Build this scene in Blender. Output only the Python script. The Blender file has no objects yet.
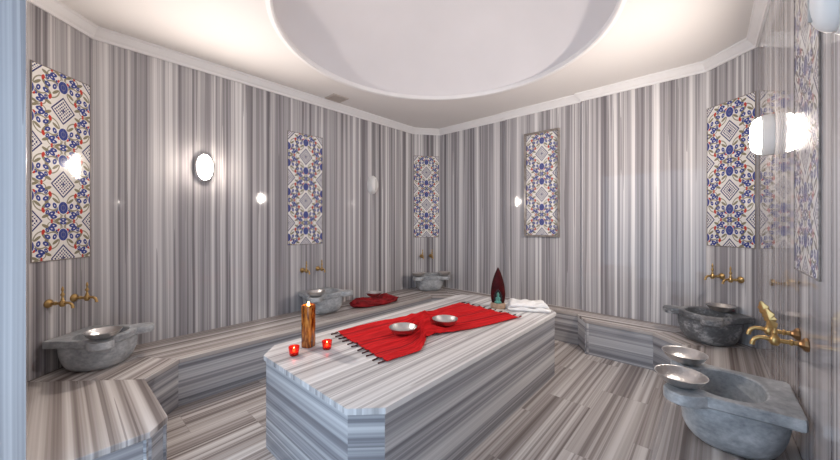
import bpy, bmesh, math, random
from mathutils import Vector, Matrix, noise as mnoise
random.seed(7)
PI = math.pi
C = bpy.context.scene.collection
S2 = math.sqrt(0.5)

# ------------------------------------------------------------------ node helpers
class V:
    """a float socket that can be calculated with"""
    def __init__(s, t, k): s.t, s.k = t, k
    def _m(s, op, b=None, c=None):
        n = s.t.nodes.new('ShaderNodeMath'); n.operation = op
        for i, x in enumerate((s, b, c)):
            if x is None: continue
            if isinstance(x, V): s.t.links.new(x.k, n.inputs[i])
            else: n.inputs[i].default_value = x
        return V(s.t, n.outputs[0])
    def __add__(s, b): return s._m('ADD', b)
    def __sub__(s, b): return s._m('SUBTRACT', b)
    def __mul__(s, b): return s._m('MULTIPLY', b)
    def __truediv__(s, b): return s._m('DIVIDE', b)
    def floor(s): return s._m('FLOOR')
    def fract(s): return s._m('FRACT')
    def abs(s): return s._m('ABSOLUTE')
    def sqrt(s): return s._m('SQRT')
    def gt(s, b): return s._m('GREATER_THAN', b)
    def lt(s, b): return s._m('LESS_THAN', b)
    def min(s, b): return s._m('MINIMUM', b)
    def max(s, b): return s._m('MAXIMUM', b)
    def pp(s, b): return s._m('PINGPONG', b)
    def atan2(s, b): return s._m('ARCTAN2', b)
    def sin(s): return s._m('SINE')

def new_mat(name):
    m = bpy.data.materials.new(name); m.use_nodes = True
    t = m.node_tree
    return m, t, t.nodes['Principled BSDF']

def comb(t, x, y, z=0.0):
    n = t.nodes.new('ShaderNodeCombineXYZ')
    for i, q in enumerate((x, y, z)):
        if isinstance(q, V): t.links.new(q.k, n.inputs[i])
        else: n.inputs[i].default_value = q
    return n.outputs[0]

def noise(t, vec, scale=1.0, detail=2.0, dims='3D', rough=0.5):
    n = t.nodes.new('ShaderNodeTexNoise'); n.noise_dimensions = dims
    n.inputs['Scale'].default_value = scale; n.inputs['Detail'].default_value = detail
    n.inputs['Roughness'].default_value = rough
    if vec is not None: t.links.new(vec, n.inputs['Vector'])
    return V(t, n.outputs[0])

def ramp(t, v, stops, interp='LINEAR'):
    n = t.nodes.new('ShaderNodeValToRGB'); n.color_ramp.interpolation = interp
    el = n.color_ramp.elements
    while len(el) < len(stops): el.new(0.5)
    for e, (p, c) in zip(el, stops): e.position = p; e.color = (*c, 1)
    t.links.new(v.k, n.inputs[0]); return n.outputs[0]

def mixc(t, f, a, b):
    n = t.nodes.new('ShaderNodeMix'); n.data_type = 'RGBA'
    for i, q in ((0, f), (6, a), (7, b)):
        if isinstance(q, V): t.links.new(q.k, n.inputs[i])
        elif isinstance(q, tuple): n.inputs[i].default_value = (*q, 1)
        elif isinstance(q, float): n.inputs[i].default_value = q
        else: t.links.new(q, n.inputs[i])
    return n.outputs[2]

def simple(name, col, rough=0.5, metal=0.0, var=0.0, scale=8.0, bump=0.0, bscale=60.0, **kw):
    m, t, p = new_mat(name)
    p.inputs['Base Color'].default_value = (*col, 1)
    p.inputs['Roughness'].default_value = rough; p.inputs['Metallic'].default_value = metal
    for k, v in kw.items(): p.inputs[k].default_value = v
    tc = t.nodes.new('ShaderNodeTexCoord')
    if var:
        n = noise(t, tc.outputs['Object'], scale, 4)
        lo = tuple(c*(1-var) for c in col); hi = tuple(min(1, c*(1+var)) for c in col)
        t.links.new(ramp(t, n, [(0.3, lo), (0.7, hi)]), p.inputs['Base Color'])
    if bump:
        b = t.nodes.new('ShaderNodeBump'); b.inputs['Strength'].default_value = bump; b.inputs['Distance'].default_value = 0.004
        t.links.new(noise(t, tc.outputs['Object'], bscale, 3).k, b.inputs['Height'])
        t.links.new(b.outputs[0], p.inputs['Normal'])
    return m

def uvxy(t):
    tc = t.nodes.new('ShaderNodeTexCoord'); s = t.nodes.new('ShaderNodeSeparateXYZ')
    t.links.new(tc.outputs['UV'], s.inputs[0])
    return V(t, s.outputs[0]), V(t, s.outputs[1])

def marble(name, stops, rough, tiles=None, wide=6.5, fine=25.0, spec=0.5, joint=None):
    """striped marble: uv.x runs across the stripes, uv.y along them, in metres"""
    m, t, p = new_mat(name)
    u, v = uvxy(t)
    grout = None
    if tiles:
        w, l = tiles
        row = (u/w).floor(); v2 = v + row*(l*0.37); col = (v2/l).floor()
        wn = t.nodes.new('ShaderNodeTexWhiteNoise'); wn.noise_dimensions = '2D'
        t.links.new(comb(t, row, col), wn.inputs['Vector'])
        fu = (u/w).fract(); fv = (v2/l).fract()
        e1 = fu.min(fu*-1.0+1.0)*w; e2 = fv.min(fv*-1.0+1.0)*l
        grout = e1.min(e2).lt(0.0014)
        u = u + V(t, wn.outputs[0])*9.0
    u = u + (noise(t, comb(t, u*1.3, v*0.9), 1.0, 2, '2D') - 0.5)*0.008
    n1 = noise(t, comb(t, u*wide, v*0.05), 1, 2, '2D')
    n2 = noise(t, comb(t, u*fine, v*0.10), 1, 2.5, '2D', .6)
    n3 = noise(t, comb(t, u*95.0, v*0.3), 1, 1.5, '2D')
    f = n1*0.38 + n2*0.48 + n3*0.14
    c = ramp(t, f, stops)
    ln = noise(t, comb(t, u*27.0+31.0, v*0.2), 1, 1, '2D').gt(0.66)
    c = mixc(t, ln*0.55, c, stops[0][1])
    if grout: c = mixc(t, grout*0.6, c, (0.30, 0.27, 0.25))
    if joint:
        fj = (u*0.0 + uvxy(t)[0]/joint).fract()
        c = mixc(t, (fj.min(fj*-1.0+1.0)*joint).lt(0.0012)*0.6, c, (0.16, 0.14, 0.13))
    t.links.new(c, p.inputs['Base Color'])
    p.inputs['Roughness'].default_value = rough
    p.inputs['Specular IOR Level'].default_value = spec
    return m

WALLST = [(0.36, (0.165, 0.152, 0.162)), (0.42, (0.275, 0.258, 0.270)), (0.48, (0.400, 0.382, 0.392)),
          (0.53, (0.505, 0.484, 0.488)), (0.58, (0.670, 0.645, 0.640)), (0.66, (0.800, 0.780, 0.772))]
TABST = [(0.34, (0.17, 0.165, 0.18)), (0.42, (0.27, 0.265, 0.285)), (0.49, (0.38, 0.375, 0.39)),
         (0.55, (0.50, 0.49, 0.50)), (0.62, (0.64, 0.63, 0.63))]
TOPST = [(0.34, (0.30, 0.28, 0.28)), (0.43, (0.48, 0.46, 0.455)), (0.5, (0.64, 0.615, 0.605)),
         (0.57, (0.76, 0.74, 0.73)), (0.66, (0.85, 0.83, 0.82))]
FLST = [(0.36, (0.170, 0.140, 0.130)), (0.43, (0.29, 0.250, 0.234)), (0.49, (0.43, 0.385, 0.362)),
        (0.54, (0.54, 0.495, 0.47)), (0.62, (0.70, 0.66, 0.635))]
M = {}
M['wall'] = marble('polished_striped_marble', WALLST, 0.05, joint=1.21, spec=0.34)
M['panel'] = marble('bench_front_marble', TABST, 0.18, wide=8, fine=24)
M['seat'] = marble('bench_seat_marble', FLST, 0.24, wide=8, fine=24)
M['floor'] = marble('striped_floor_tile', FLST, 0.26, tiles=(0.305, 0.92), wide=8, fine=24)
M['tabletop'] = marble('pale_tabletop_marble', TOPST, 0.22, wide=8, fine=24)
M['paint'] = simple('cream_ceiling_paint', (0.80, 0.765, 0.735), 0.75, var=0.015, scale=2)
M['dome'] = simple('white_dome_plaster', (0.80, 0.775, 0.785), 0.8, var=0.03, scale=1.5)
M['cornice'] = simple('white_cornice_plaster', (0.84, 0.82, 0.81), 0.6, var=0.02)
M['basin'] = None
M['silver'] = simple('hammered_silver', (0.62, 0.605, 0.595), 0.30, 1.0, var=0.08, scale=30, bump=0.5, bscale=110)
M['brass'] = simple('polished_brass', (0.52, 0.34, 0.14), 0.28, 1.0, var=0.15, scale=40)
M['dkbrass'] = simple('brown_brass', (0.27, 0.16, 0.08), 0.35, 1.0, var=0.2, scale=40)
M['plastic'] = simple('white_lamp_plastic', (0.82, 0.81, 0.79), 0.4)
M['slit'] = simple('grey_lamp_rib', (0.45, 0.43, 0.41), 0.5)
def red_cloth():
    m, t, p = new_mat('red_woven_cotton_fold_shade')
    u, v = uvxy(t)
    n = noise(t, comb(t, u*9.0, v*60.0), 1, 3, '2D')
    c = ramp(t, n, [(0.3, (0.42, 0.006, 0.008)), (0.7, (0.68, 0.014, 0.018))])
    for q, w in ((0.13, .012), (0.16, .004), (0.47, .006), (0.52, .012), (0.80, .012), (0.84, .004)):  # dark lengthwise lines: shade of the folds painted into the cloth colour
        c = mixc(t, (v-q).abs().lt(w)*0.75, c, (0.20, 0.003, 0.006))
    t.links.new(c, p.inputs['Base Color']); p.inputs['Roughness'].default_value = .9
    p.inputs['Specular IOR Level'].default_value = .2
    return m
M['red'] = red_cloth()
M['darkred'] = simple('dark_red_towelling', (0.25, 0.006, 0.010), 0.95, var=0.45, scale=18, bump=0.8, bscale=160)
M['fringe'] = simple('dark_tassel_thread', (0.06, 0.012, 0.014), 0.9, var=0.3, scale=40)
M['white'] = simple('white_towelling', (0.86, 0.85, 0.84), 0.95, var=0.04, scale=30, bump=0.8, bscale=220)
M['maroon'] = simple('dark_red_glass', (0.040, 0.002, 0.003), 0.5, var=0.7, scale=14, **{'Specular IOR Level': 0.15})
M['black'] = simple('black_recess', (0.006, 0.004, 0.004), 0.5)
M['teal'] = simple('teal_glaze', (0.07, 0.26, 0.21), 0.4, var=0.3, scale=60)
M['tan'] = simple('tan_stone_base', (0.36, 0.24, 0.16), 0.6, var=0.2, scale=50)
M['wax'] = simple('cream_wax', (0.85, 0.72, 0.50), 0.5)
M['ventw'] = simple('vent_white', (0.56, 0.49, 0.44), 0.5)
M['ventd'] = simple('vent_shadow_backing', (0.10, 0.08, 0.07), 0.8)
M['frame'] = marble('carved_marble_frame', [(0.34, (0.16, .135, .12)), (0.5, (0.26, .225, .20)), (0.66, (0.36, .32, .29))], 0.2)

def basin_mat(name, lo, mid, hi, patch=0.5):
    m, t, p = new_mat(name)
    tc = t.nodes.new('ShaderNodeTexCoord')
    mp = t.nodes.new('ShaderNodeMapping'); mp.inputs['Scale'].default_value = (1, 1, 1.5)
    t.links.new(tc.outputs['Object'], mp.inputs[0])
    a = noise(t, mp.outputs[0], 7, 6, rough=.62); b = noise(t, mp.outputs[0], 38, 4, rough=.6)
    f = a*(1-.35) + b*.35
    t.links.new(ramp(t, f, [(0.34, lo), (patch, mid), (0.68, hi)]), p.inputs['Base Color'])
    p.inputs['Roughness'].default_value = 0.38
    bp = t.nodes.new('ShaderNodeBump'); bp.inputs['Strength'].default_value = 0.25; bp.inputs['Distance'].default_value = .004
    t.links.new(b.k, bp.inputs['Height']); t.links.new(bp.outputs[0], p.inputs['Normal'])
    return m
M['basin'] = basin_mat('grey_basin_marble', (0.21, 0.225, 0.24), (0.38, 0.395, 0.41), (0.62, 0.63, 0.635))
M['basin_dark'] = basin_mat('dark_veined_basin_marble', (0.075, 0.08, 0.085), (0.15, 0.155, 0.165), (0.60, 0.60, 0.60), 0.50)

def glow(name, col, strength, base=(0.9, 0.88, 0.85)):
    m, t, p = new_mat(name)
    p.inputs['Base Color'].default_value = (*base, 1); p.inputs['Roughness'].default_value = 0.4
    p.inputs['Emission Color'].default_value = (*col, 1); p.inputs['Emission Strength'].default_value = strength
    return m
LAMP_STRENGTH = 36.0
M['lit'] = glow('lit_lamp_diffuser', (1.0, 0.88, 0.77), LAMP_STRENGTH)
M['flame'] = glow('candle_flame', (1.0, 0.55, 0.16), 9.0)

def glassy(name, col, trans, rough=0.08):
    m, t, p = new_mat(name)
    p.inputs['Base Color'].default_value = (*col, 1); p.inputs['Roughness'].default_value = rough
    p.inputs['Transmission Weight'].default_value = trans; p.inputs['IOR'].default_value = 1.3
    return m
M['redglass'] = glassy('red_candle_glass', (0.85, 0.03, 0.02), 0.75)
def amber():
    m, t, p = new_mat('amber_tortoiseshell_glass')
    tc = t.nodes.new('ShaderNodeTexCoord'); mp = t.nodes.new('ShaderNodeMapping')
    mp.inputs['Scale'].default_value = (1.6, 1.6, 0.45); t.links.new(tc.outputs['Object'], mp.inputs[0])
    f = noise(t, mp.outputs[0], 34, 3)
    t.links.new(ramp(t, f, [(0.34, (0.06, 0.012, 0.003)), (0.47, (0.40, 0.10, 0.012)), (0.66, (0.85, 0.33, 0.05))]), p.inputs['Base Color'])
    p.inputs['Roughness'].default_value = 0.12; p.inputs['Transmission Weight'].default_value = 0.35
    return m
M['amber'] = amber()

def iznik():
    """white glazed tile: blue lattice diamonds, blue round flowers, red tulips, olive leaves"""
    m, t, p = new_mat('floral_glazed_tile')
    u, v = uvxy(t)
    W, H = 0.2125, 0.256
    x = u.pp(W); z = v.pp(H)
    def ell(cx, cz, rx, rz, rot=0.0):
        dx = x - cx; dz = z - cz
        if rot:
            c, s = math.cos(rot), math.sin(rot)
            dx, dz = dx*c + dz*s, dz*c - dx*s
        return ((dx*dx)/(rx*rx) + (dz*dz)/(rz*rz)).sqrt()      # 1 on the outline
    def sym(f):                                               # the same figure turned half round the quarter cell's middle
        return f(0).min(f(1))
    def E(cx, cz, rx, rz, rot=0.0):
        return ell(cx, cz, rx, rz, rot).min(ell(W-cx, H-cz, rx, rz, rot))
    WHITE, BLUE, NAVY, RED, OLIVE, GREY = (0.82, 0.79, 0.75), (0.045, 0.065, 0.27), (0.035, 0.04, 0.15), (0.56, 0.05, 0.035), (0.25, 0.225, 0.15), (0.30, 0.29, 0.33)
    col = mixc(t, 0.0, WHITE, WHITE)
    def paint(mask, c):
        nonlocal col
        col = mixc(t, mask, col, c)
    def ring(e, lo, hi): return e.gt(lo)*e.lt(hi)
    # olive stems: arcs
    for cx, cz, rx, rz, rot in ((0.075, 0.125, 0.050, 0.060, 0.4), (0.045, 0.215, 0.040, 0.034, 0.0), (0.155, 0.035, 0.045, 0.034, 0.2)):
        e = E(cx, cz, rx, rz, rot)
        paint(ring(e, 0.88, 1.04)*0.9, OLIVE)
    for cx, cz, rx, rz, rot in ((0.115, 0.150, 0.033, 0.011, 0.9), (0.05, 0.115, 0.026, 0.009, -0.7), (0.10, 0.035, 0.026, 0.010, 0.5), (0.035, 0.245, 0.022, 0.009, 0.5)):
        paint(E(cx, cz, rx, rz, rot).lt(1.0), OLIVE)
    # small blue flowers and leaves
    for cx, cz, rx, rz, rot in ((0.150, 0.030, 0.022, 0.014, 0.0), (0.075, 0.205, 0.024, 0.014, 0.5), (0.112, 0.105, 0.020, 0.014, 0.6), (0.178, 0.070, 0.017, 0.011, 0.6), (0.056, 0.150, 0.013, 0.020, 0.3), (0.110, 0.060, 0.010, 0.016, -0.5), (0.0, 0.245, 0.022, 0.012, 0.0)):
        paint(E(cx, cz, rx, rz, rot).lt(1.0), BLUE)
        paint(E(cx, cz, rx*0.25, rz*0.3, rot).lt(1.0), WHITE)
    # red tulips
    for cx, cz, rx, rz, rot in ((0.085, 0.072, 0.010, 0.018, 0.25), (0.138, 0.005, 0.007, 0.010, 0.0), (0.030, 0.195, 0.008, 0.011, 0.2)):
        paint(E(cx, cz, rx, rz, rot).lt(1.0), RED)
    # big blue round flowers
    e = E(0.0, 0.163, 0.031, 0.042)
    paint(e.lt(1.12), WHITE); paint(e.lt(1.0), BLUE)
    paint(ring(e, 0.38, 0.52)*0.5, GREY)
    # lattice diamonds
    d = ((x/0.080) + (z/0.094)).min(((x*-1.0 + W)/0.080) + ((z*-1.0 + H)/0.094))
    paint(d.lt(1.12), WHITE); paint(ring(d, 0.88, 1.02), NAVY)
    lat = ((x*150.0 + z*130.0).sin()*(x*150.0 - z*130.0).sin()).abs().gt(0.40)
    paint(d.lt(0.80)*lat, NAVY)
    paint(ring(d, 0.44, 0.54), WHITE)
    paint(d.lt(0.13), NAVY)
    # joints between the tiles
    ju = (u/(W)).fract(); jv = (v/H).fract()
    j = (ju.min(ju*-1.0+1.0)*W).min(jv.min(jv*-1.0+1.0)*H).lt(0.0010)
    paint(j*0.35, (0.45, 0.42, 0.40))
    t.links.new(col, p.inputs['Base Color'])
    p.inputs['Roughness'].default_value = 0.10
    return m
M['iznik'] = iznik()

# ------------------------------------------------------------------ object helpers
def obj(name, bm, mat, parent=None, uv=None, off=None, smooth=False, loc=None, bevel=0, auto=None, kind=None):
    """links a bmesh as ONE mesh object; uv = (across, along) direction vectors in metres"""
    bmesh.ops.recalc_face_normals(bm, faces=bm.faces)
    if uv is not None:
        L = bm.loops.layers.uv.verify()
        o0 = random.uniform(0, 40) if off is None else off
        for f in bm.faces:
            ac, al = uv(f) if callable(uv) else uv
            ac, al = Vector(ac), Vector(al)
            for l in f.loops: l[L].uv = (l.vert.co.dot(ac)+o0, l.vert.co.dot(al))
    me = bpy.data.meshes.new(name); bm.to_mesh(me); bm.free()
    if smooth:
        for q in me.polygons: q.use_smooth = True
    me.materials.append(M[mat] if isinstance(mat, str) else mat)
    o = bpy.data.objects.new(name, me); C.objects.link(o)
    if auto and smooth:
        me.set_sharp_from_angle(angle=math.radians(auto))
    if parent: o.parent = parent
    if loc: o.location = loc
    if bevel:
        b = o.modifiers.new('bevel', 'BEVEL'); b.width = bevel; b.segments = 2; b.limit_method = 'ANGLE'; b.angle_limit = math.radians(40)
    if kind: o['kind'] = kind
    return o

def tag(o, label, cat, group=None):
    o['label'] = label; o['category'] = cat
    if group: o['group'] = group
    return o

def thing(name, label, cat, loc=(0, 0, 0), rz=0.0, group=None):
    o = bpy.data.objects.new(name, None); C.objects.link(o); o.empty_display_size = .1
    o.location = loc; o.rotation_euler = (0, 0, rz)
    return tag(o, label, cat, group)

def dup(root, loc, rz, label, group=None, rot=None):
    r = root.copy(); C.objects.link(r); r.location = loc; r.rotation_euler = rot or (0, 0, rz)
    r['label'] = label
    if group: r['group'] = group
    for ch in list(root.children):
        c = ch.copy(); C.objects.link(c); c.parent = r
        for g in ch.children:
            d = g.copy(); C.objects.link(d); d.parent = c
    return r

def prism(bm, pts, z0, z1):
    a = [bm.verts.new((x, y, z0)) for x, y in pts]; b = [bm.verts.new((x, y, z1)) for x, y in pts]
    n = len(pts)
    bm.faces.new(a[::-1]); bm.faces.new(b)
    for i in range(n): bm.faces.new((a[i], a[(i+1) % n], b[(i+1) % n], b[i]))
    return bm

def box(bm, c, s, rz=0.0):
    m = Matrix.Translation(c) @ Matrix.Rotation(rz, 4, 'Z') @ Matrix.Diagonal((*s, 1))
    bmesh.ops.create_cube(bm, size=1.0, matrix=m)
    return bm

def lathe(bm, prof, seg=32, mat=Matrix.Identity(4), cap=True):
    rings = []
    for r, z in prof:
        rings.append([bm.verts.new(mat @ Vector((r*math.cos(2*PI*i/seg), r*math.sin(2*PI*i/seg), z))) for i in range(seg)])
    for a, b in zip(rings, rings[1:]):
        for i in range(seg): bm.faces.new((a[i], a[(i+1) % seg], b[(i+1) % seg], b[i]))
    if cap: bm.faces.new(rings[0][::-1]); bm.faces.new(rings[-1])
    return bm

def tube(bm, pts, rad, seg=12):
    pts = [Vector(p) for p in pts]; rings = []
    n = len(pts); rad = rad if isinstance(rad, (list, tuple)) else [rad]*n
    up = Vector((0.31, 0.17, 0.93)).normalized()
    for i, p in enumerate(pts):
        d = (pts[min(i+1, n-1)] - pts[max(i-1, 0)]).normalized()
        x = d.cross(up).normalized(); y = d.cross(x).normalized()
        rings.append([bm.verts.new(p + (x*math.cos(2*PI*k/seg) + y*math.sin(2*PI*k/seg))*rad[i]) for k in range(seg)])
    for a, b in zip(rings, rings[1:]):
        for k in range(seg): bm.faces.new((a[k], a[(k+1) % seg], b[(k+1) % seg], b[k]))
    bm.faces.new(rings[0][::-1]); bm.faces.new(rings[-1])
    return bm

def loft(bm, rings, cap0=True, cap1=True):
    R = [[bm.verts.new(p) for p in r] for r in rings]
    n = len(R[0])
    for a, b in zip(R, R[1:]):
        for i in range(n): bm.faces.new((a[i], a[(i+1) % n], b[(i+1) % n], b[i]))
    if cap0: bm.faces.new(R[0][::-1])
    if cap1: bm.faces.new(R[-1])
    return bm

# ------------------------------------------------------------------ the room shell
XF, XB, YL = -0.14, 4.06, 3.536
def yr(x): return -0.25-0.05*(3.745-x)/3.575       # the right wall is a touch out of square
NR = (-0.01399, 0.9999)
ZC, ZK = 2.85, 2.762                       # ceiling, underside of the cornice
HB, HT = 0.353, 0.557                      # bench and table heights
A_, B_ = (XF, 0.01), (0.17, yr(0.17))
C_, D_ = (3.745, yr(3.745)), (4.045, 0.065)
E_, F_, G_ = (3.735, YL), (0.17, YL), (XF, 3.226)
BACK = [D_, (4.045, 1.14), (4.075, 1.14), (4.075, 2.12), (4.09, 2.12), (4.09, 3.27)]
ROOM = [A_, B_, C_] + BACK + [E_, F_, G_]

def wall(name, pts, out, z0=-0.1, z1=ZC+0.12):
    """pts = inner line of the wall, out = outward direction"""
    o = Vector(out)*0.14
    poly = list(pts) + [(pts[-1][0]+o.x, pts[-1][1]+o.y), (pts[0][0]+o.x, pts[0][1]+o.y)]
    d = (Vector(pts[-1])-Vector(pts[0])).normalized()
    return obj(name, prism(bmesh.new(), poly, z0, z1), 'wall', None, ((d.x, d.y, 0), (0, 0, 1)), kind='structure')
wall('wall_right', [B_, C_], (0, -1))
wall('wall_right_back', [C_, D_], (S2, -S2))
wall('wall_back', BACK, (1, 0))
wall('wall_left_back', [(4.09, 3.27), E_], (0.6, 0.8))
wall('wall_left', [E_, F_], (0, 1))
wall('wall_left_front', [F_, G_], (-S2, S2))
wall('wall_front', [G_, (XF, 2.02)], (-1, 0))
wall('wall_right_front', [A_, B_], (-S2, -S2))
# above the doorway behind the camera
wall('wall_front_upper', [(XF, 2.02), A_], (-1, 0), 2.42)
# pale marble door jamb at the left edge of the photo
obj('trim_1', prism(bmesh.new(), [(-0.62, 1.95), (-0.085, 1.95), (-0.085, 2.02), (-0.62, 2.02)], -0.1, 2.42), 'panel', None,
    lambda f: ((1, 0, 0), (0, 0, 1)) if abs(f.normal.y) > .5 else ((0, 1, 0), (0, 0, 1)), kind='structure')

bm = bmesh.new(); prism(bm, [(-1.6, -0.4), (4.25, -0.4), (4.25, 3.7), (-1.6, 3.7)], -0.1, 0.0)
obj('floor', bm, 'floor', None, ((0, 1, 0), (1, 0, 0)), off=20.06, kind='structure')

# ceiling with the round opening and the dome rising from it
DC, DR, DH = Vector((2.08, 1.65)), 1.265, 0.55
bm = bmesh.new()
SEG = 128
ang = [2*PI*i/SEG for i in range(SEG)]
def edge_of_rect(t):
    dx, dy = math.cos(t), math.sin(t)
    x0, x1, y0, y1 = -1.6-DC.x, 4.25-DC.x, -0.4-DC.y, 3.7-DC.y
    k = min((x1/dx if dx > 1e-9 else x0/dx if dx < -1e-9 else 9e9), (y1/dy if dy > 1e-9 else y0/dy if dy < -1e-9 else 9e9))
    return (DC.x+dx*k, DC.y+dy*k)
outer = [bm.verts.new((*edge_of_rect(t), ZC)) for t in ang]
rim = [bm.verts.new((DC.x+DR*math.cos(t), DC.y+DR*math.sin(t), ZC)) for t in ang]
for i in range(SEG): bm.faces.new((outer[i], outer[(i+1) % SEG], rim[(i+1) % SEG], rim[i]))
top = [bm.verts.new((v.co.x, v.co.y, ZC+0.1)) for v in outer]
topr = [bm.verts.new((DC.x+(DR+.12)*math.cos(t), DC.y+(DR+.12)*math.sin(t), ZC+0.1)) for t in ang]
for i in range(SEG):
    bm.faces.new((top[i], top[(i+1) % SEG], topr[(i+1) % SEG], topr[i]))
    bm.faces.new((outer[i], outer[(i+1) % SEG], top[(i+1) % SEG], top[i]))
    bm.faces.new((rim[i], rim[(i+1) % SEG], topr[(i+1) % SEG], topr[i]))
obj('ceiling', bm, 'paint', kind='structure')
bm = bmesh.new()
RS = (DR*DR+DH*DH)/(2*DH); t0 = math.asin(DR/RS)
def cap(r_add, z_add):
    return [(max(0.004, (RS+r_add)*math.sin(t0*(1-k/24))), ZC+z_add+DH-RS+(RS+r_add)*math.cos(t0*(1-k/24))) for k in range(25)]
prof = [(DR, ZC-0.0)] + [(r, z+0.03) for r, z in cap(0, 0)] + [(r, z+0.03) for r, z in cap(0.06, 0)][::-1] + [(DR+0.06, ZC)]
lathe(bm, prof, SEG, Matrix.Translation((DC.x, DC.y, 0)), cap=False)
obj('ceiling_dome', bm, 'dome', smooth=True, auto=30, kind='structure')
# thin lip round the opening
bm = bmesh.new()
loft(bm, [[(DC.x+(DR+a)*math.cos(t), DC.y+(DR+a)*math.sin(t), ZC+z) for t in ang] for a, z in ((0.03, 0.0), (0.03, -0.012), (0.0, -0.016), (-0.012, -0.008), (-0.012, 0.03), (0.0, 0.03))], False, False)
obj('trim_2', bm, 'cornice', smooth=True, auto=40, kind='structure')

# cornice all round
bm = bmesh.new()
prof = [(0.0, ZK), (0.014, ZK), (0.018, ZK+.018), (0.032, ZK+.03), (0.058, ZK+.066), (0.066, ZK+.07), (0.066, ZC), (0.0, ZC)]
n = len(ROOM); rings = []
for i in range(n):
    p0, p, p1 = Vector(ROOM[i-1]), Vector(ROOM[i]), Vector(ROOM[(i+1) % n])
    d0, d1 = (p-p0).normalized(), (p1-p).normalized()
    n0, n1 = Vector((-d0.y, d0.x)), Vector((-d1.y, d1.x))
    mv = (n0+n1)/(1+n0.dot(n1))
    rings.append([(p.x+mv.x*a, p.y+mv.y*a, z) for a, z in prof])
R = [[bm.verts.new(q) for q in r] for r in rings]
for i in range(n):
    a, b = R[i], R[(i+1) % n]
    for k in range(len(prof)): bm.faces.new((a[k], a[(k+1) % len(prof)], b[(k+1) % len(prof)], b[k]))
obj('trim_3', bm, 'cornice', kind='structure')

# ------------------------------------------------------------------ bench round the walls
FR = [(XF, 2.01), (0.292, 2.01), (0.379, 2.106), (0.37, 2.72), (0.595, 2.93), (3.46, 2.91), (3.66, 2.70), (3.66, 2.20),
      (3.86, 2.05), (3.86, 1.14), (3.66, 1.0), (3.66, 0.43), (3.455, 0.205), (0.65, 0.205)]
bench = thing('wall_bench', 'low striped marble bench running round the walls under the basins', 'bench')
g = 0.0015
E1, E2 = (4.088, 3.268), (4.043, 0.067)
slabs = [([(XF, 2.01), (0.292, 2.01), (0.379, 2.106), (0.37, 2.72), (XF, 3.226)], (1, 0)),
         ([(0.37, 2.72), (0.595, 2.93), F_, G_], (S2, -S2)),
         ([(0.595, 2.93), (3.46, 2.91), E_, F_], (0, 1)),
         ([(3.46, 2.91), (3.66, 2.70), E1, E_], (S2, S2)),
         ([(3.66, 2.70), (3.66, 2.20), (3.86, 2.05), (3.86, 1.14), (3.66, 1.0), (3.66, 0.43), E2, (4.044, 1.14), (4.074, 1.14), (4.074, 2.12), (4.088, 2.12), E1], (1, 0)),
         ([(3.66, 0.43), (3.455, 0.205), C_, E2], (S2, -S2)),
         ([(3.455, 0.205), (0.65, 0.205), (0.65, yr(0.65)), C_], (0, 1))]
for pts, ac in slabs:
    obj('seat_slab', prism(bmesh.new(), pts, HB-0.032, HB), 'seat', bench, ((ac[0], ac[1], 0), (-ac[1], ac[0], 0)), bevel=.004)
for p, q in zip(FR, FR[1:]):
    p, q = Vector(p), Vector(q); d = (q-p).normalized()
    nrm = Vector((-d.y, d.x))                      # towards the wall, inside the bench (left of the walk is outward room? fixed below)
    mid = (p+q)/2
    cen = Vector((1.95, 1.6))
    if nrm.dot(cen-mid) > 0: nrm = -nrm
    i0, i1 = p+nrm*0.01-d*.008, q+nrm*0.01+d*.008
    poly = [i0, i1, i1+nrm*0.025, i0+nrm*0.025]
    obj('front_panel', prism(bmesh.new(), [(v.x, v.y) for v in poly], 0.0, HB-0.032), 'panel', bench, ((0, 0, 1), (d.x, d.y, 0)))

# ------------------------------------------------------------------ the slab table in the middle
tx0, tx1, ty0, ty1 = 0.826, 3.115, 1.055, 2.135
def octo(x0, x1, y0, y1, c1, c2):
    return [(x0+c1, y0), (x1-c2, y0), (x1, y0+c2), (x1, y1-c2), (x1-c2, y1), (x0+c1, y1), (x0, y1-c1), (x0, y0+c1)]
tb = thing('massage_table', 'large striped marble slab table in the middle of the room', 'table', (0, 0, 0))
bm = bmesh.new(); O = octo(tx0, tx1, ty0, ty1, 0.118, 0.135)
prism(bm, O, HT-0.028, HT)
# rough sawn rim: the slab's outline wavers by a few millimetres
bmesh.ops.subdivide_edges(bm, edges=[e for e in bm.edges if abs(e.verts[0].co.z-e.verts[1].co.z) < 1e-6 and e.calc_length() > .1], cuts=40, use_grid_fill=False)
for v in bm.verts:
    if v.co.z < HT-0.01:
        k = mnoise.noise(v.co*17)*0.004
        c = Vector((1.97, 1.6, v.co.z)); v.co += (v.co-c).normalized()*k
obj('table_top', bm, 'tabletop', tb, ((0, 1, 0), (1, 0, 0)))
I = octo(tx0+.012, tx1-.012, ty0+.012, ty1-.012, 0.113, 0.13)
off = 3.7
for i in range(8):
    p, q = Vector(I[i]), Vector(I[(i+1) % 8]); d = (q-p).normalized(); nn = Vector((-d.y, d.x))
    poly = [p, q, q+nn*.03-d*.012, p+nn*.03+d*.012]
    obj('side_panel', prism(bmesh.new(), [(v.x, v.y) for v in poly], 0.0, HT-0.028), 'panel', tb, ((0, 0, 1), (d.x, d.y, 0)))

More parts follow.
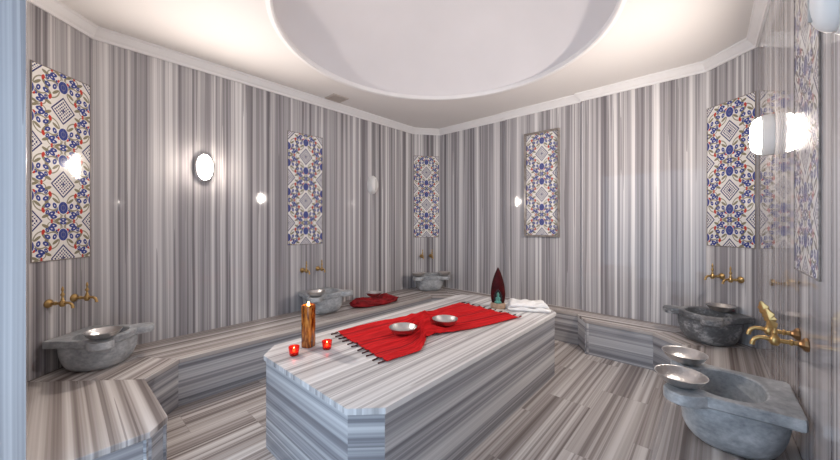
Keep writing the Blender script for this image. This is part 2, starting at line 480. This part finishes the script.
# ------------------------------------------------------------------ tile panels on the walls
def tile_panel(name, label, mid, nrm, w, z0, z1, frame=False, group='floral tile panels'):
    nx, ny = nrm
    rz = math.atan2(-nx, ny) + PI          # local -y looks into the room
    rz = math.atan2(ny, nx) + PI/2
    t = thing(name, label, 'tile panel', (mid[0], mid[1], z0), rz, group)
    h = z1-z0
    bm = bmesh.new(); box(bm, (0, -0.001, h/2), (w, 0.006, h))
    L = bm.loops.layers.uv.verify()
    for f in bm.faces:
        for l in f.loops: l[L].uv = (l.vert.co.x+20*0.425, l.vert.co.z-(h-0.256)+20*0.512)
    obj('tile_face', bm, 'iznik', t)
    e = 0.022 if frame else 0.006
    d = 0.03 if frame else 0.006
    bm = bmesh.new()
    for sx in (-1, 1): box(bm, (sx*(w/2+e/2), -d/2, h/2), (e, d, h+2*e))
    for zz in (-e/2, h+e/2): box(bm, (0, -d/2, zz), (w, d, e))
    obj('border', bm, 'frame', t, ((0.7, 0, 0.7), (0.2, 0, 0.2)), bevel=.0015)
    return t
PG = 'floral tile panels'
tile_panel('tile_panel', 'tall floral tile panel on the angled wall at far left, beside the door jamb', ((-0.124+0.158)/2, (3.242+3.524)/2), (S2, -S2), 0.385, 1.105, 2.392)
tile_panel('tile_panel', 'narrow floral tile panel on the left wall above two brass taps and a basin', (1.9255, YL), (0, -1), 0.425, 1.115, 2.385)
tile_panel('tile_panel', 'small distant floral tile panel filling the angled wall of the far corner', ((4.09+3.735)/2, (3.27+YL)/2), (-0.5997, -0.8003), 0.40, 1.14, 2.42)
tile_panel('tile_panel', 'framed floral tile panel on the back wall, raised stone border and no basin below', (4.075, 1.62), (-1, 0), 0.40, 1.21, 2.49, True)
tile_panel('tile_panel', 'floral tile panel on the angled right corner wall, beside the lit lamp', ((C_[0]+D_[0])/2, (C_[1]+D_[1])/2), (-S2*1.03, S2*.97), 0.40, 1.155, 2.41)
tile_panel('tile_panel', 'floral tile panel seen nearly edge-on on the right wall above the nearest taps', (2.03, yr(2.03)), NR, 0.43, 1.15, 2.41)

# ------------------------------------------------------------------ carved basins
def make_basin(name, label, loc, nrm, mat, sx=1.0, sy=1.0, h=0.225):
    t = thing(name, label, 'basin', (*loc, HB), math.atan2(nrm[1], nrm[0])-PI/2, 'carved marble basins')   # local +y looks into the room
    n = 96; cx, cy = 0.0, 0.225
    lob = [(-0.205, 0.385, 0.072), (0.205, 0.385, 0.072)]
    poly = [(-0.205, 0.012), (0.205, 0.012), (0.205, 0.075), (0.215, 0.20), (0.225, 0.34), (0.16, 0.395), (0.0, 0.415), (-0.16, 0.395), (-0.225, 0.34), (-0.215, 0.20), (-0.205, 0.075)]
    def ray(th, grow=0.0):
        dx, dy = math.cos(th), math.sin(th); best = 0
        for (x0, y0), (x1, y1) in zip(poly, poly[1:]+poly[:1]):
            ex, ey = x1-x0, y1-y0; den = dx*ey-dy*ex
            if abs(den) < 1e-9: continue
            k = ((x0-cx)*ey-(y0-cy)*ex)/den; s = ((x0-cx)*dy-(y0-cy)*dx)/den
            if k > 0 and -1e-6 <= s <= 1+1e-6: best = max(best, k)
        for lx, ly, r in lob:
            b = dx*(lx-cx)+dy*(ly-cy); c = (lx-cx)**2+(ly-cy)**2-r*r
            if b*b-c > 0: best = max(best, b+math.sqrt(b*b-c))
        return best+grow
    def sup(th, a, b, e=2.6):
        c, s = abs(math.cos(th))/a, abs(math.sin(th))/b
        return (c**e+s**e)**(-1/e)
    T = [2*PI*i/n + .0001 for i in range(n)]
    def ringf(f, z, y0=cy): return [((cx+f(q)*math.cos(q))*sx, (y0+f(q)*math.sin(q))*sy, z) for q in T]
    rings = []
    rings.append(ringf(lambda q: sup(q, .125, .105), 0.0))
    for k in range(1, 9):                                    # the bulging body
        s = k/8; w = math.sin(s*PI/2)**0.75
        rings.append(ringf(lambda q: min(sup(q, .125+.09*w, .105+.088*w), ray(q)-.012), (h-.052)*(1-math.cos(s*PI/2))**.9 if k < 8 else h-.052))
    rings.append(ringf(lambda q: ray(q)-.008, h-.050))
    rings.append(ringf(lambda q: ray(q), h-.043))
    rings.append(ringf(lambda q: ray(q), h-.007))
    rings.append(ringf(lambda q: ray(q)-.006, h))
    ya = cy+.012
    rings.append(ringf(lambda q: sup(q, .175, .135, 2.3)+.004, h, ya))
    rings.append(ringf(lambda q: sup(q, .172, .132, 2.3), h-.006, ya))
    for k in range(1, 8):
        s = k/8
        rings.append(ringf(lambda q: sup(q, .172, .132, 2.2)*math.cos(s*PI/2)**.55, h-.006-(h-.055)*math.sin(s*PI/2), ya))
    bm = loft(bmesh.new(), rings)
    obj('bowl_block', bm, mat, t, smooth=True, auto=38)
    # dark drain hole
    bm = bmesh.new(); lathe(bm, [(.016, .056), (.016, .0615), (.011, .0625)], 20, Matrix.Translation((0, ya*sy, 0)))
    obj('drain', bm, 'dkbrass', t)
    return t
BM1 = make_basin('stone_basin', 'grey marble basin in the left front corner, with a single bowl on its front rim', (0.011+.035*S2, 3.377+.035*S2), (S2, -S2), 'basin', sx=.86)
BM2 = make_basin('stone_basin', 'grey marble basin against the left wall, behind the tall amber candle', (2.02, YL), (0, -1), 'basin')
BM3 = make_basin('stone_basin', 'small distant grey basin in the far corner with a bowl on each lobe', (3.905, 3.404), (-0.5997, -0.8003), 'basin')
BM4 = make_basin('stone_basin', 'dark mottled basin with white patches on the angled right corner wall', (3.875, -0.115), (-S2, S2), 'basin_dark', sx=.93, h=.245)
BM5 = make_basin('stone_basin', 'largest nearest basin at lower right, lit bluish, two bowls on its rim', (2.10, yr(2.10)), NR, 'basin', h=0.25)

# ------------------------------------------------------------------ silver bowls
def make_bowl(name, label, loc, rot=(0, 0, 0), group='silver bath bowls'):
    t = thing(name, label, 'bowl', loc, 0, group); t.rotation_euler = rot
    o = [(0.004, 0.0), (0.036, 0.0), (0.042, 0.003), (0.066, 0.014), (0.085, 0.031), (0.096, 0.050), (0.0985, 0.052)]
    i = [(0.099, 0.054), (0.096, 0.0545), (0.093, 0.052), (0.082, 0.034), (0.063, 0.018), (0.040, 0.008), (0.022, 0.0075)]
    bm = lathe(bmesh.new(), o+i, 48)
    obj('bowl_body', bm, 'silver', t, smooth=True, auto=50)
    bm = lathe(bmesh.new(), [(0.021, 0.0072), (0.018, 0.013), (0.010, 0.017), (0.002, 0.018)], 24)
    obj('center_boss', bm, 'silver', t, smooth=True)
    return t
def on_rim(basin, lx, ly, z=0.225):
    r = Matrix.Rotation(basin.rotation_euler.z, 4, 'Z')
    return tuple(Vector(basin.location) + r @ Vector((lx, ly, z+.001)))
bowl0 = make_bowl('silver_bowl', 'silver bowl on the red cloth, the one nearer the two red candles', (1.631, 1.638, HT+0.0125))
dup(bowl0, (1.99, 1.541, HT+0.0125), 1, 'silver bowl on the red cloth, the one nearer the pointed ornament')
dup(bowl0, on_rim(BM1, 0.13, 0.36), .3, 'silver bowl on the front rim of the left front corner basin')
dup(bowl0, on_rim(BM2, 0.185, 0.385), .7, 'silver bowl on the rim of the basin behind the amber candle')
dup(bowl0, on_rim(BM3, 0.19, 0.375), .1, 'silver bowl on the left lobe of the far corner basin')
dup(bowl0, on_rim(BM3, -0.19, 0.375), .9, 'silver bowl on the right lobe of the far corner basin')
dup(bowl0, on_rim(BM4, 0.0, 0.115, .245), .5, 'silver bowl sitting at the back rim of the dark mottled basin')
dup(bowl0, on_rim(BM5, -0.165, 0.395, .25), .2, 'silver bowl on the front lobe of the nearest basin, nearer the viewer')
dup(bowl0, on_rim(BM5, 0.165, 0.395, .25), 1.2, 'silver bowl on the far lobe of the nearest basin, behind the other bowl')

# ------------------------------------------------------------------ brass taps
def make_tap(name, label, loc, nrm, fancy=False):
    t = thing(name, label, 'tap', loc, math.atan2(nrm[1], nrm[0])-PI/2, 'brass basin taps')
    Y = Matrix.Rotation(-PI/2, 4, 'X')                       # lathe axis -> +y
    bm = lathe(bmesh.new(), [(.004, -.004), (.027, -.004), (.029, .004), (.026, .012), (.016, .020), (.011, .026), (.011, .03)], 8 if fancy else 28, Y)
    obj('flange', bm, 'dkbrass' if fancy else 'brass', t, smooth=not fancy, auto=40)
    bm = lathe(bmesh.new(), [(.009, .022), (.009, .040), (.0125, .043), (.0125, .049), (.009, .052), (.009, .085)], 20, Y)
    obj('pipe', bm, 'brass', t, smooth=True, auto=40)
    bm = bmesh.new()
    lathe(bm, [(.004, -.022), (.012, -.020), (.017, -.010), (.018, 0), (.016, .012), (.011, .018), (.008, .026), (.004, .027)], 24, Matrix.Translation((0, .092, 0)))
    obj('valve_body', bm, 'brass', t, smooth=True)
    pts = [(0, .100, .0), (0, .118, .004), (0, .136, .003), (0, .150, -.006), (0, .157, -.020), (0, .158, -.032)]
    bm = tube(bmesh.new(), pts, [.0095, .009, .0085, .0085, .0085, .0095])
    obj('spout', bm, 'brass', t, smooth=True, auto=50)
    if fancy:
        # carved leaf shaped lever leaning a little outwards
        bm = lathe(bmesh.new(), [(.007, .024), (.010, .030), (.006, .040), (.006, .05)], 16, Matrix.Translation((0, .092, 0)))
        out = [(0, .0), (.010, .008), (.017, .020), (.013, .030), (.021, .040), (.016, .052), (.020, .062), (.011, .074), (.006, .086), (0, .090)]
        pr = out + [(-x, z) for x, z in out[-2:0:-1]]
        lean = Matrix.Translation((0, .092, .045)) @ Matrix.Rotation(-.30, 4, 'X') @ Matrix.Rotation(1.15, 4, 'Z') @ Matrix.Scale(0.98, 4)
        for s in (-1, 1):
            c = bm.verts.new(lean @ Vector((0, s*.009, .042)))
            vs = [bm.verts.new(lean @ Vector((x, s*.003, z))) for x, z in pr]
            for i in range(len(vs)): bm.faces.new((vs[i], vs[(i+1) % len(vs)], c))
            if s < 0: keep = vs
        for i in range(len(pr)): bm.faces.new((keep[i], keep[(i+1) % len(pr)], vs[(i+1) % len(pr)], vs[i]))
        obj('handle', bm, 'brass', t)['label'] = 'carved leaf-shaped brass lever'
    else:
        bm = lathe(bmesh.new(), [(.008, .024), (.010, .030), (.006, .036), (.0055, .046), (.010, .054), (.011, .062), (.006, .070), (.0045, .082), (.008, .090), (.007, .098), (.003, .112), (.001, .114)], 20, Matrix.Translation((0, .092, 0)))
        obj('handle', bm, 'brass', t, smooth=True)
    return t
lcx = lambda s: (0.011+s*S2, 3.377+s*S2)
tp = make_tap('basin_tap', 'left brass tap above the left front corner basin', (*lcx(-.085), .815), (S2, -S2))
def tapcopy(label, loc, nrm): return dup(tp, loc, math.atan2(nrm[1], nrm[0])-PI/2, label)
tapcopy('right brass tap above the left front corner basin', (*lcx(.085), .815), (S2, -S2))
tapcopy('left brass tap above the basin behind the amber candle', (1.885, YL, .815), (0, -1))
tapcopy('right brass tap above the basin behind the amber candle', (2.08, YL, .815), (0, -1))
BMID = Vector((3.905, 3.404)); BT = Vector((0.8003, -0.5997))
tapcopy('left brass tap above the far corner basin', (*(BMID-BT*.075), .84), (-.5997, -.8003))
tapcopy('right brass tap above the far corner basin', (*(BMID+BT*.075), .84), (-.5997, -.8003))
RMID = Vector((3.885, -0.105)); RT = Vector((S2, S2))
tapcopy('left brass tap above the dark mottled basin', (*(RMID+RT*.085), .885), (-S2, S2))
tapcopy('right brass tap above the dark mottled basin', (*(RMID-RT*.075), .88), (-S2, S2))
ft = make_tap('basin_tap', 'nearer large brass tap with leaf lever above the nearest basin', (2.00, yr(2.0), .866), NR, True)
dup(ft, (2.165, yr(2.165), .866), 0, 'farther large brass tap with leaf lever above the nearest basin')

BULB = 13.5
# ------------------------------------------------------------------ oval wall lamps
def make_lamp(name, label, loc, nrm, lit):
    t = thing(name, label, 'wall lamp', loc, math.atan2(nrm[1], nrm[0])-PI/2, 'oval wall lamps')
    n = 40
    def oval(k, y): return [(.066*k*math.cos(2*PI*i/n), y, .118*k*math.sin(2*PI*i/n)) for i in range(n)]
    bm = loft(bmesh.new(), [oval(1.0, -.004), oval(1.06, 0.0), oval(1.06, .046), oval(1.0, .054)])
    obj('lamp_base', bm, 'plastic', t, smooth=True, auto=40)
    bm = loft(bmesh.new(), [oval(.97, .052)] + [oval(.97*math.cos(s*PI/16)**.6, .052+.050*math.sin(s*PI/16)) for s in range(1, 8)])
    obj('diffuser', bm, 'lit' if lit else 'plastic', t, smooth=True)
    if lit:
        # the bulb's light leaving the front of the diffuser
        ld = bpy.data.lights.new('lamp_bulb', 'AREA'); ld.shape = 'DISK'; ld.size = .07; ld.energy = BULB; ld.color = (1.0, .905, .83)
        lo = bpy.data.objects.new('lamp_bulb', ld); C.objects.link(lo)
        lo.location = Vector(loc)+Vector((nrm[0], nrm[1], 0))*.108
        lo.rotation_euler = (PI/2, 0, math.atan2(nrm[1], nrm[0])-PI/2)
    if not lit:
        bm = bmesh.new(); box(bm, (0, .099, 0), (.011, .010, .15))
        obj('rib', bm, 'slit', t, bevel=.003)
    return t
make_lamp('wall_lamp', 'lit oval wall lamp glowing on the left wall between two tile panels', (0.90, YL, 1.87), (0, -1), True)
make_lamp('wall_lamp', 'unlit white oval lamp on the left wall near the far corner', (2.90, YL, 1.885), (0, -1), False)
make_lamp('wall_lamp', 'lit lamp on the right wall, seen side-on beside the right corner tile panel', (2.92, yr(2.92), 1.895), NR, True)
make_lamp('wall_lamp', 'unlit bluish lamp cut off by the top right corner of the photo', (1.33, yr(1.33), 1.955), NR, False)

# ------------------------------------------------------------------ ceiling vent
vt = thing('ceiling_vent', 'small square ventilation grille on the ceiling near the left wall', 'vent', (2.22, 3.345, ZC))
bm = bmesh.new()
for sx in (-1, 1): box(bm, (sx*.092, 0, -.006), (.026, .19, .012))
for sy in (-1, 1): box(bm, (0, sy*.082, -.006), (.16, .026, .012))
obj('vent_frame', bm, 'ventw', vt, bevel=.002)
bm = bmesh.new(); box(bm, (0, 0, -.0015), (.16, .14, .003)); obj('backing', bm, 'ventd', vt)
for k in range(6):
    bm = bmesh.new(); box(bm, (0, -.055+k*.022, -.006), (.158, .009, .006)); obj('slat', bm, 'ventw', vt)

# ------------------------------------------------------------------ red cloth on the table
US = [0, .30, .43, .5, .57, .75, 1]
TOPE = [(1.349, 2.044), (1.766, 1.979), (1.95, 1.87), (2.0, 1.80), (2.08, 1.86), (2.36, 1.90), (2.694, 1.897)]
BOTE = [(1.254, 1.388), (1.498, 1.355), (1.625, 1.42), (1.69, 1.47), (1.80, 1.46), (2.059, 1.359), (2.60, 1.205)]
def lerp_line(P, u):
    for k in range(len(US)-1):
        if u <= US[k+1]:
            s = (u-US[k])/(US[k+1]-US[k]); s = s*s*(3-2*s)*.35+s*.65
            return Vector(P[k]).lerp(Vector(P[k+1]), s)
    return Vector(P[-1])
def cloth_h(u, v, x, y):
    pinch = math.exp(-((u-.5)/.13)**2)
    fo = 0.5+0.5*math.sin(v*30+3.2*u+2*mnoise.noise(Vector((u*3, v*5, 0))))
    fo2 = 0.5+0.5*math.sin(v*13-4*u+1.3)
    a = .003+.016*fo**5*(.6+pinch) + .012*fo2**2*(.35+1.6*pinch) + .012*pinch*abs(math.sin(u*46+v*17))
    a += .055*pinch*max(0, 1-abs(v-.45)*1.5)*(.35+.65*fo)
    for bx, by in ((1.631, 1.638), (1.99, 1.541)):
        d = math.hypot(x-bx, y-by)
        if d < .13:
            k = min(1, max(0, (d-.055)/.075)); a = min(a, .008+.03*k)
    return a
NU, NV = 110, 64
bm = bmesh.new(); grid = []
for i in range(NU+1):
    u = i/NU; t_, b_ = lerp_line(TOPE, u), lerp_line(BOTE, u); row = []
    for j in range(NV+1):
        v = j/NV; p = t_.lerp(b_, v)
        w = Vector((mnoise.noise(Vector((u*7, v*4, 3))), mnoise.noise(Vector((u*7, v*4, 9)))))*.010
        p = p+w
        row.append(bm.verts.new((p.x, p.y, HT+.002+cloth_h(u, v, p.x, p.y))))
    grid.append(row)
for i in range(NU):
    for j in range(NV): bm.faces.new((grid[i][j], grid[i+1][j], grid[i+1][j+1], grid[i][j+1]))
UL = bm.loops.layers.uv.verify(); bm.verts.index_update()
for f in bm.faces:
    for l in f.loops: l[UL].uv = ((l.vert.index//(NV+1))/NU, (l.vert.index % (NV+1))/NV)
ends = [[r.co.copy() for r in grid[0]], [r.co.copy() for r in grid[NU]]]
cl = thing('red_cloth', 'red cotton bath cloth with dark tassels gathered in the middle, spread across the marble table', 'cloth', (0, 0, 0))
o = obj('cloth_sheet', bm, 'red', cl, smooth=True)
sd = o.modifiers.new('thick', 'SOLIDIFY'); sd.thickness = .0016; sd.offset = 1
for e, row in enumerate(ends):
    for k in range(11):
        p = row[int(2+k*(NV-4)/10)]; d = (Vector((-1, .10, 0)) if e == 0 else Vector((1, -.05, 0)))
        d = (d+Vector((0, random.uniform(-.25, .25), 0))).normalized()
        q0 = Vector((p.x, p.y, HT+.0075))-d*.004
        bm = tube(bmesh.new(), [q0, q0+d*.014, q0+d*.03+Vector((0, 0, -.001)), q0+d*.052+Vector((0, 0, -.001))], [.004, .006, .0045, .005], 8)
        obj('tassel', bm, 'fringe', cl, smooth=True)

# ------------------------------------------------------------------ dark red towel bunched on the bench, bowl on it
tw = thing('bunched_towel', 'dark red towel bunched up on the bench along the left wall', 'towel', (2.66, 3.16, HB), -.12)
bm = bmesh.new(); bmesh.ops.create_uvsphere(bm, u_segments=72, v_segments=36, radius=1)
for v in bm.verts:
    p = v.co.copy()
    z = max(p.z, -.55)
    q = Vector((p.x*.34, p.y*.16, (z+.55)*.05))
    r = mnoise.noise(Vector((p.x*2.2, p.y*3.5, 1.3)))
    ridge = abs(math.sin(p.x*5+p.y*3+3*r))
    q.z *= 1+.55*r+.28*ridge*(1 if p.z > -.3 else 0)
    if p.z > 0: q.z *= 1-.25*math.exp(-((p.x-.05)/.35)**2)
    q.x += .03*mnoise.noise(Vector((p.y*3, p.z*3, 7))); q.y += .03*mnoise.noise(Vector((p.x*4, p.z*3, 2)))
    v.co = q
zm = min(v.co.z for v in bm.verts)
for v in bm.verts: v.co.z -= zm
_r = Matrix.Rotation(-.12, 4, 'Z')
BX, BY = 2.635, 3.165
btop = max(v.co.z for v in bm.verts if math.hypot((_r @ v.co).x+2.66-BX, (_r @ v.co).y+3.16-BY) < .06)
obj('towel_folds', bm, 'darkred', tw, smooth=True)
dup(bowl0, (BX, BY, HB+btop+.001), .4, 'silver bowl resting on the dark red towel on the bench')

# ------------------------------------------------------------------ folded white towel
wt = thing('folded_towel', 'folded white towel on the far right end of the table', 'towel', (2.93, 1.295, HT), math.radians(-62))
for k, (w, d, z0, z1, dx, rot) in enumerate(((.37, .25, 0.0, .034, 0, 0), (.33, .225, .0335, .064, -.006, .05))):
    bm = bmesh.new(); bmesh.ops.create_grid(bm, x_segments=40, y_segments=26, size=.5)
    ex = bmesh.ops.extrude_face_region(bm, geom=bm.faces[:])
    tops = [q for q in ex['geom'] if isinstance(q, bmesh.types.BMVert)]
    tset = set(tops)
    for v in bm.verts:
        up = v in tset
        x, y = v.co.x, v.co.y
        e = max(abs(x), abs(y))*2
        r = mnoise.noise(Vector((x*4+k*5, y*4, k)))
        edge = max(0, (e-.86)/.14)
        z = (z1-(z1-z0)*.42*edge**2 if up else z0+(z1-z0)*.42*edge**2)
        if up: z += .022*r*(1-edge)
        X = x*w*(1+.03*mnoise.noise(Vector((y*5, k, 0)))); Y = y*d*(1+.05*mnoise.noise(Vector((x*5, 3+k, 0))))
        c, s = math.cos(rot), math.sin(rot)
        v.co = (X*c-Y*s+dx, X*s+Y*c, max(z, z0))
    obj('towel_layer', bm, 'white', wt, smooth=True, auto=70)

# ------------------------------------------------------------------ pointed red ornament with a seated figure
og = thing('pointed_ornament', 'tall pointed dark red ornament with a small teal figure, beside the white towel', 'ornament', (2.775, 1.520, HT), math.atan2(1.52, 2.775)-PI/2)
def oval_ring(rx, ry, z, n=28, y0=0.0): return [(rx*math.cos(2*PI*i/n), y0+ry*math.sin(2*PI*i/n), z) for i in range(n)]
bm = loft(bmesh.new(), [oval_ring(.064, .044, 0), oval_ring(.069, .048, .004), oval_ring(.069, .048, .042), oval_ring(.062, .042, .050)])
obj('base', bm, 'tan', og, smooth=True, auto=40)
prof = [(.050, .05), (.057, .09), (.059, .13), (.056, .18), (.049, .23), (.038, .28), (.025, .325), (.012, .36), (.003, .380)]
bm = loft(bmesh.new(), [oval_ring(w*1.15, .032*(.35+.65*w/.06), z, 28, .012) for w, z in prof])
obj('ogive_shell', bm, 'maroon', og, smooth=True)
bm = bmesh.new()
out = [(-.034, .052), (.034, .052), (.040, .09), (.037, .12), (.026, .150), (.010, .172), (0, .180), (-.010, .172), (-.026, .150), (-.037, .12), (-.040, .09)]
vs = [[bm.verts.new((x, y, z)) for x, z in out] for y in (-.021, 0.0)]
bm.faces.new(vs[0]); bm.faces.new(vs[1][::-1])
for i in range(len(out)): bm.faces.new((vs[0][i], vs[0][(i+1) % len(out)], vs[1][(i+1) % len(out)], vs[1][i]))
obj('niche', bm, 'black', og)
bm = loft(bmesh.new(), [oval_ring(rx, ry, z, 24, -.026) for rx, ry, z in ((.030, .016, .050), (.034, .018, .056), (.030, .016, .066), (.020, .012, .074), (.021, .011, .090), (.023, .011, .100), (.014, .009, .110), (.007, .007, .114), (.011, .010, .121), (.013, .012, .130), (.010, .010, .140), (.005, .005, .146), (.004, .004, .151), (.001, .001, .154))])
obj('seated_figure', bm, 'teal', og, smooth=True)['label'] = 'teal seated figure'

# ------------------------------------------------------------------ candles
am = thing('pillar_candle', 'tall amber glass candle with a glowing top at the left end of the table', 'candle', (1.084, 1.955, HT), .4)
n = 4
def rsq(r, z, e=4.5, n=40): 
    R = []
    for i in range(n):
        q = 2*PI*i/n; c, s = abs(math.cos(q)), abs(math.sin(q)); k = r*(c**e+s**e)**(-1/e)
        R.append((k*math.cos(q), k*math.sin(q), z))
    return R
bm = loft(bmesh.new(), [rsq(.033, 0), rsq(.036, .004), rsq(.036, .262), rsq(.035, .270), rsq(.031, .270), rsq(.031, .245), rsq(.030, .012)])
obj('glass_sleeve', bm, 'amber', am, smooth=True, auto=40)
bm = loft(bmesh.new(), [rsq(.0295, .013), rsq(.0295, .250), rsq(.024, .256)])
obj('wax', bm, 'wax', am, smooth=True, auto=40)
bm = lathe(bmesh.new(), [(.002, .255), (.008, .262), (.009, .270), (.005, .282), (.001, .292)], 16)
obj('flame', bm, 'flame', am.children[1], smooth=True)

vo = thing('votive_candle', 'small red glass candle at the left corner of the table, the outer one', 'candle', (0.953, 1.889, HT), 0, 'red glass candles')
bm = lathe(bmesh.new(), [(.004, 0), (.023, 0), (.026, .004), (.0315, .050), (.0315, .053), (.029, .053), (.0285, .05), (.024, .010), (.004, .009)], 36)
obj('glass_cup', bm, 'redglass', vo, smooth=True, auto=50)
bm = lathe(bmesh.new(), [(.004, .0095), (.0225, .0095), (.0235, .020), (.004, .021)], 28)
obj('wax', bm, 'wax', vo, smooth=True, auto=40)
bm = lathe(bmesh.new(), [(.002, .021), (.008, .026), (.009, .031), (.005, .040), (.001, .048)], 16)
obj('flame', bm, 'flame', vo.children[1], smooth=True)
dup(vo, (1.139, 1.825, HT), 0, 'small red glass candle between the amber candle and the red cloth')

# ------------------------------------------------------------------ light
w = bpy.data.worlds.new('daylight'); bpy.context.scene.world = w; w.use_nodes = True
bg = w.node_tree.nodes['Background']; bg.inputs[0].default_value = (0.58, 0.77, 1.0, 1); bg.inputs[1].default_value = 1.35

# ------------------------------------------------------------------ camera
cam = bpy.data.cameras.new('camera'); co = bpy.data.objects.new('camera', cam); C.objects.link(co)
cam.sensor_fit = 'HORIZONTAL'; cam.sensor_width = 36; cam.lens = 36*326.6/840
cam.shift_y = -(230-223.8)/840; cam.clip_start = 0.01
co.location = (0, 0, 1.35); co.rotation_euler = (PI/2, 0, math.radians(42.14-90))
bpy.context.scene.camera = co
vs_ = bpy.context.scene.view_settings
vs_.view_transform = 'Standard'; vs_.look = 'None'; vs_.exposure = 1.0; vs_.gamma = 1
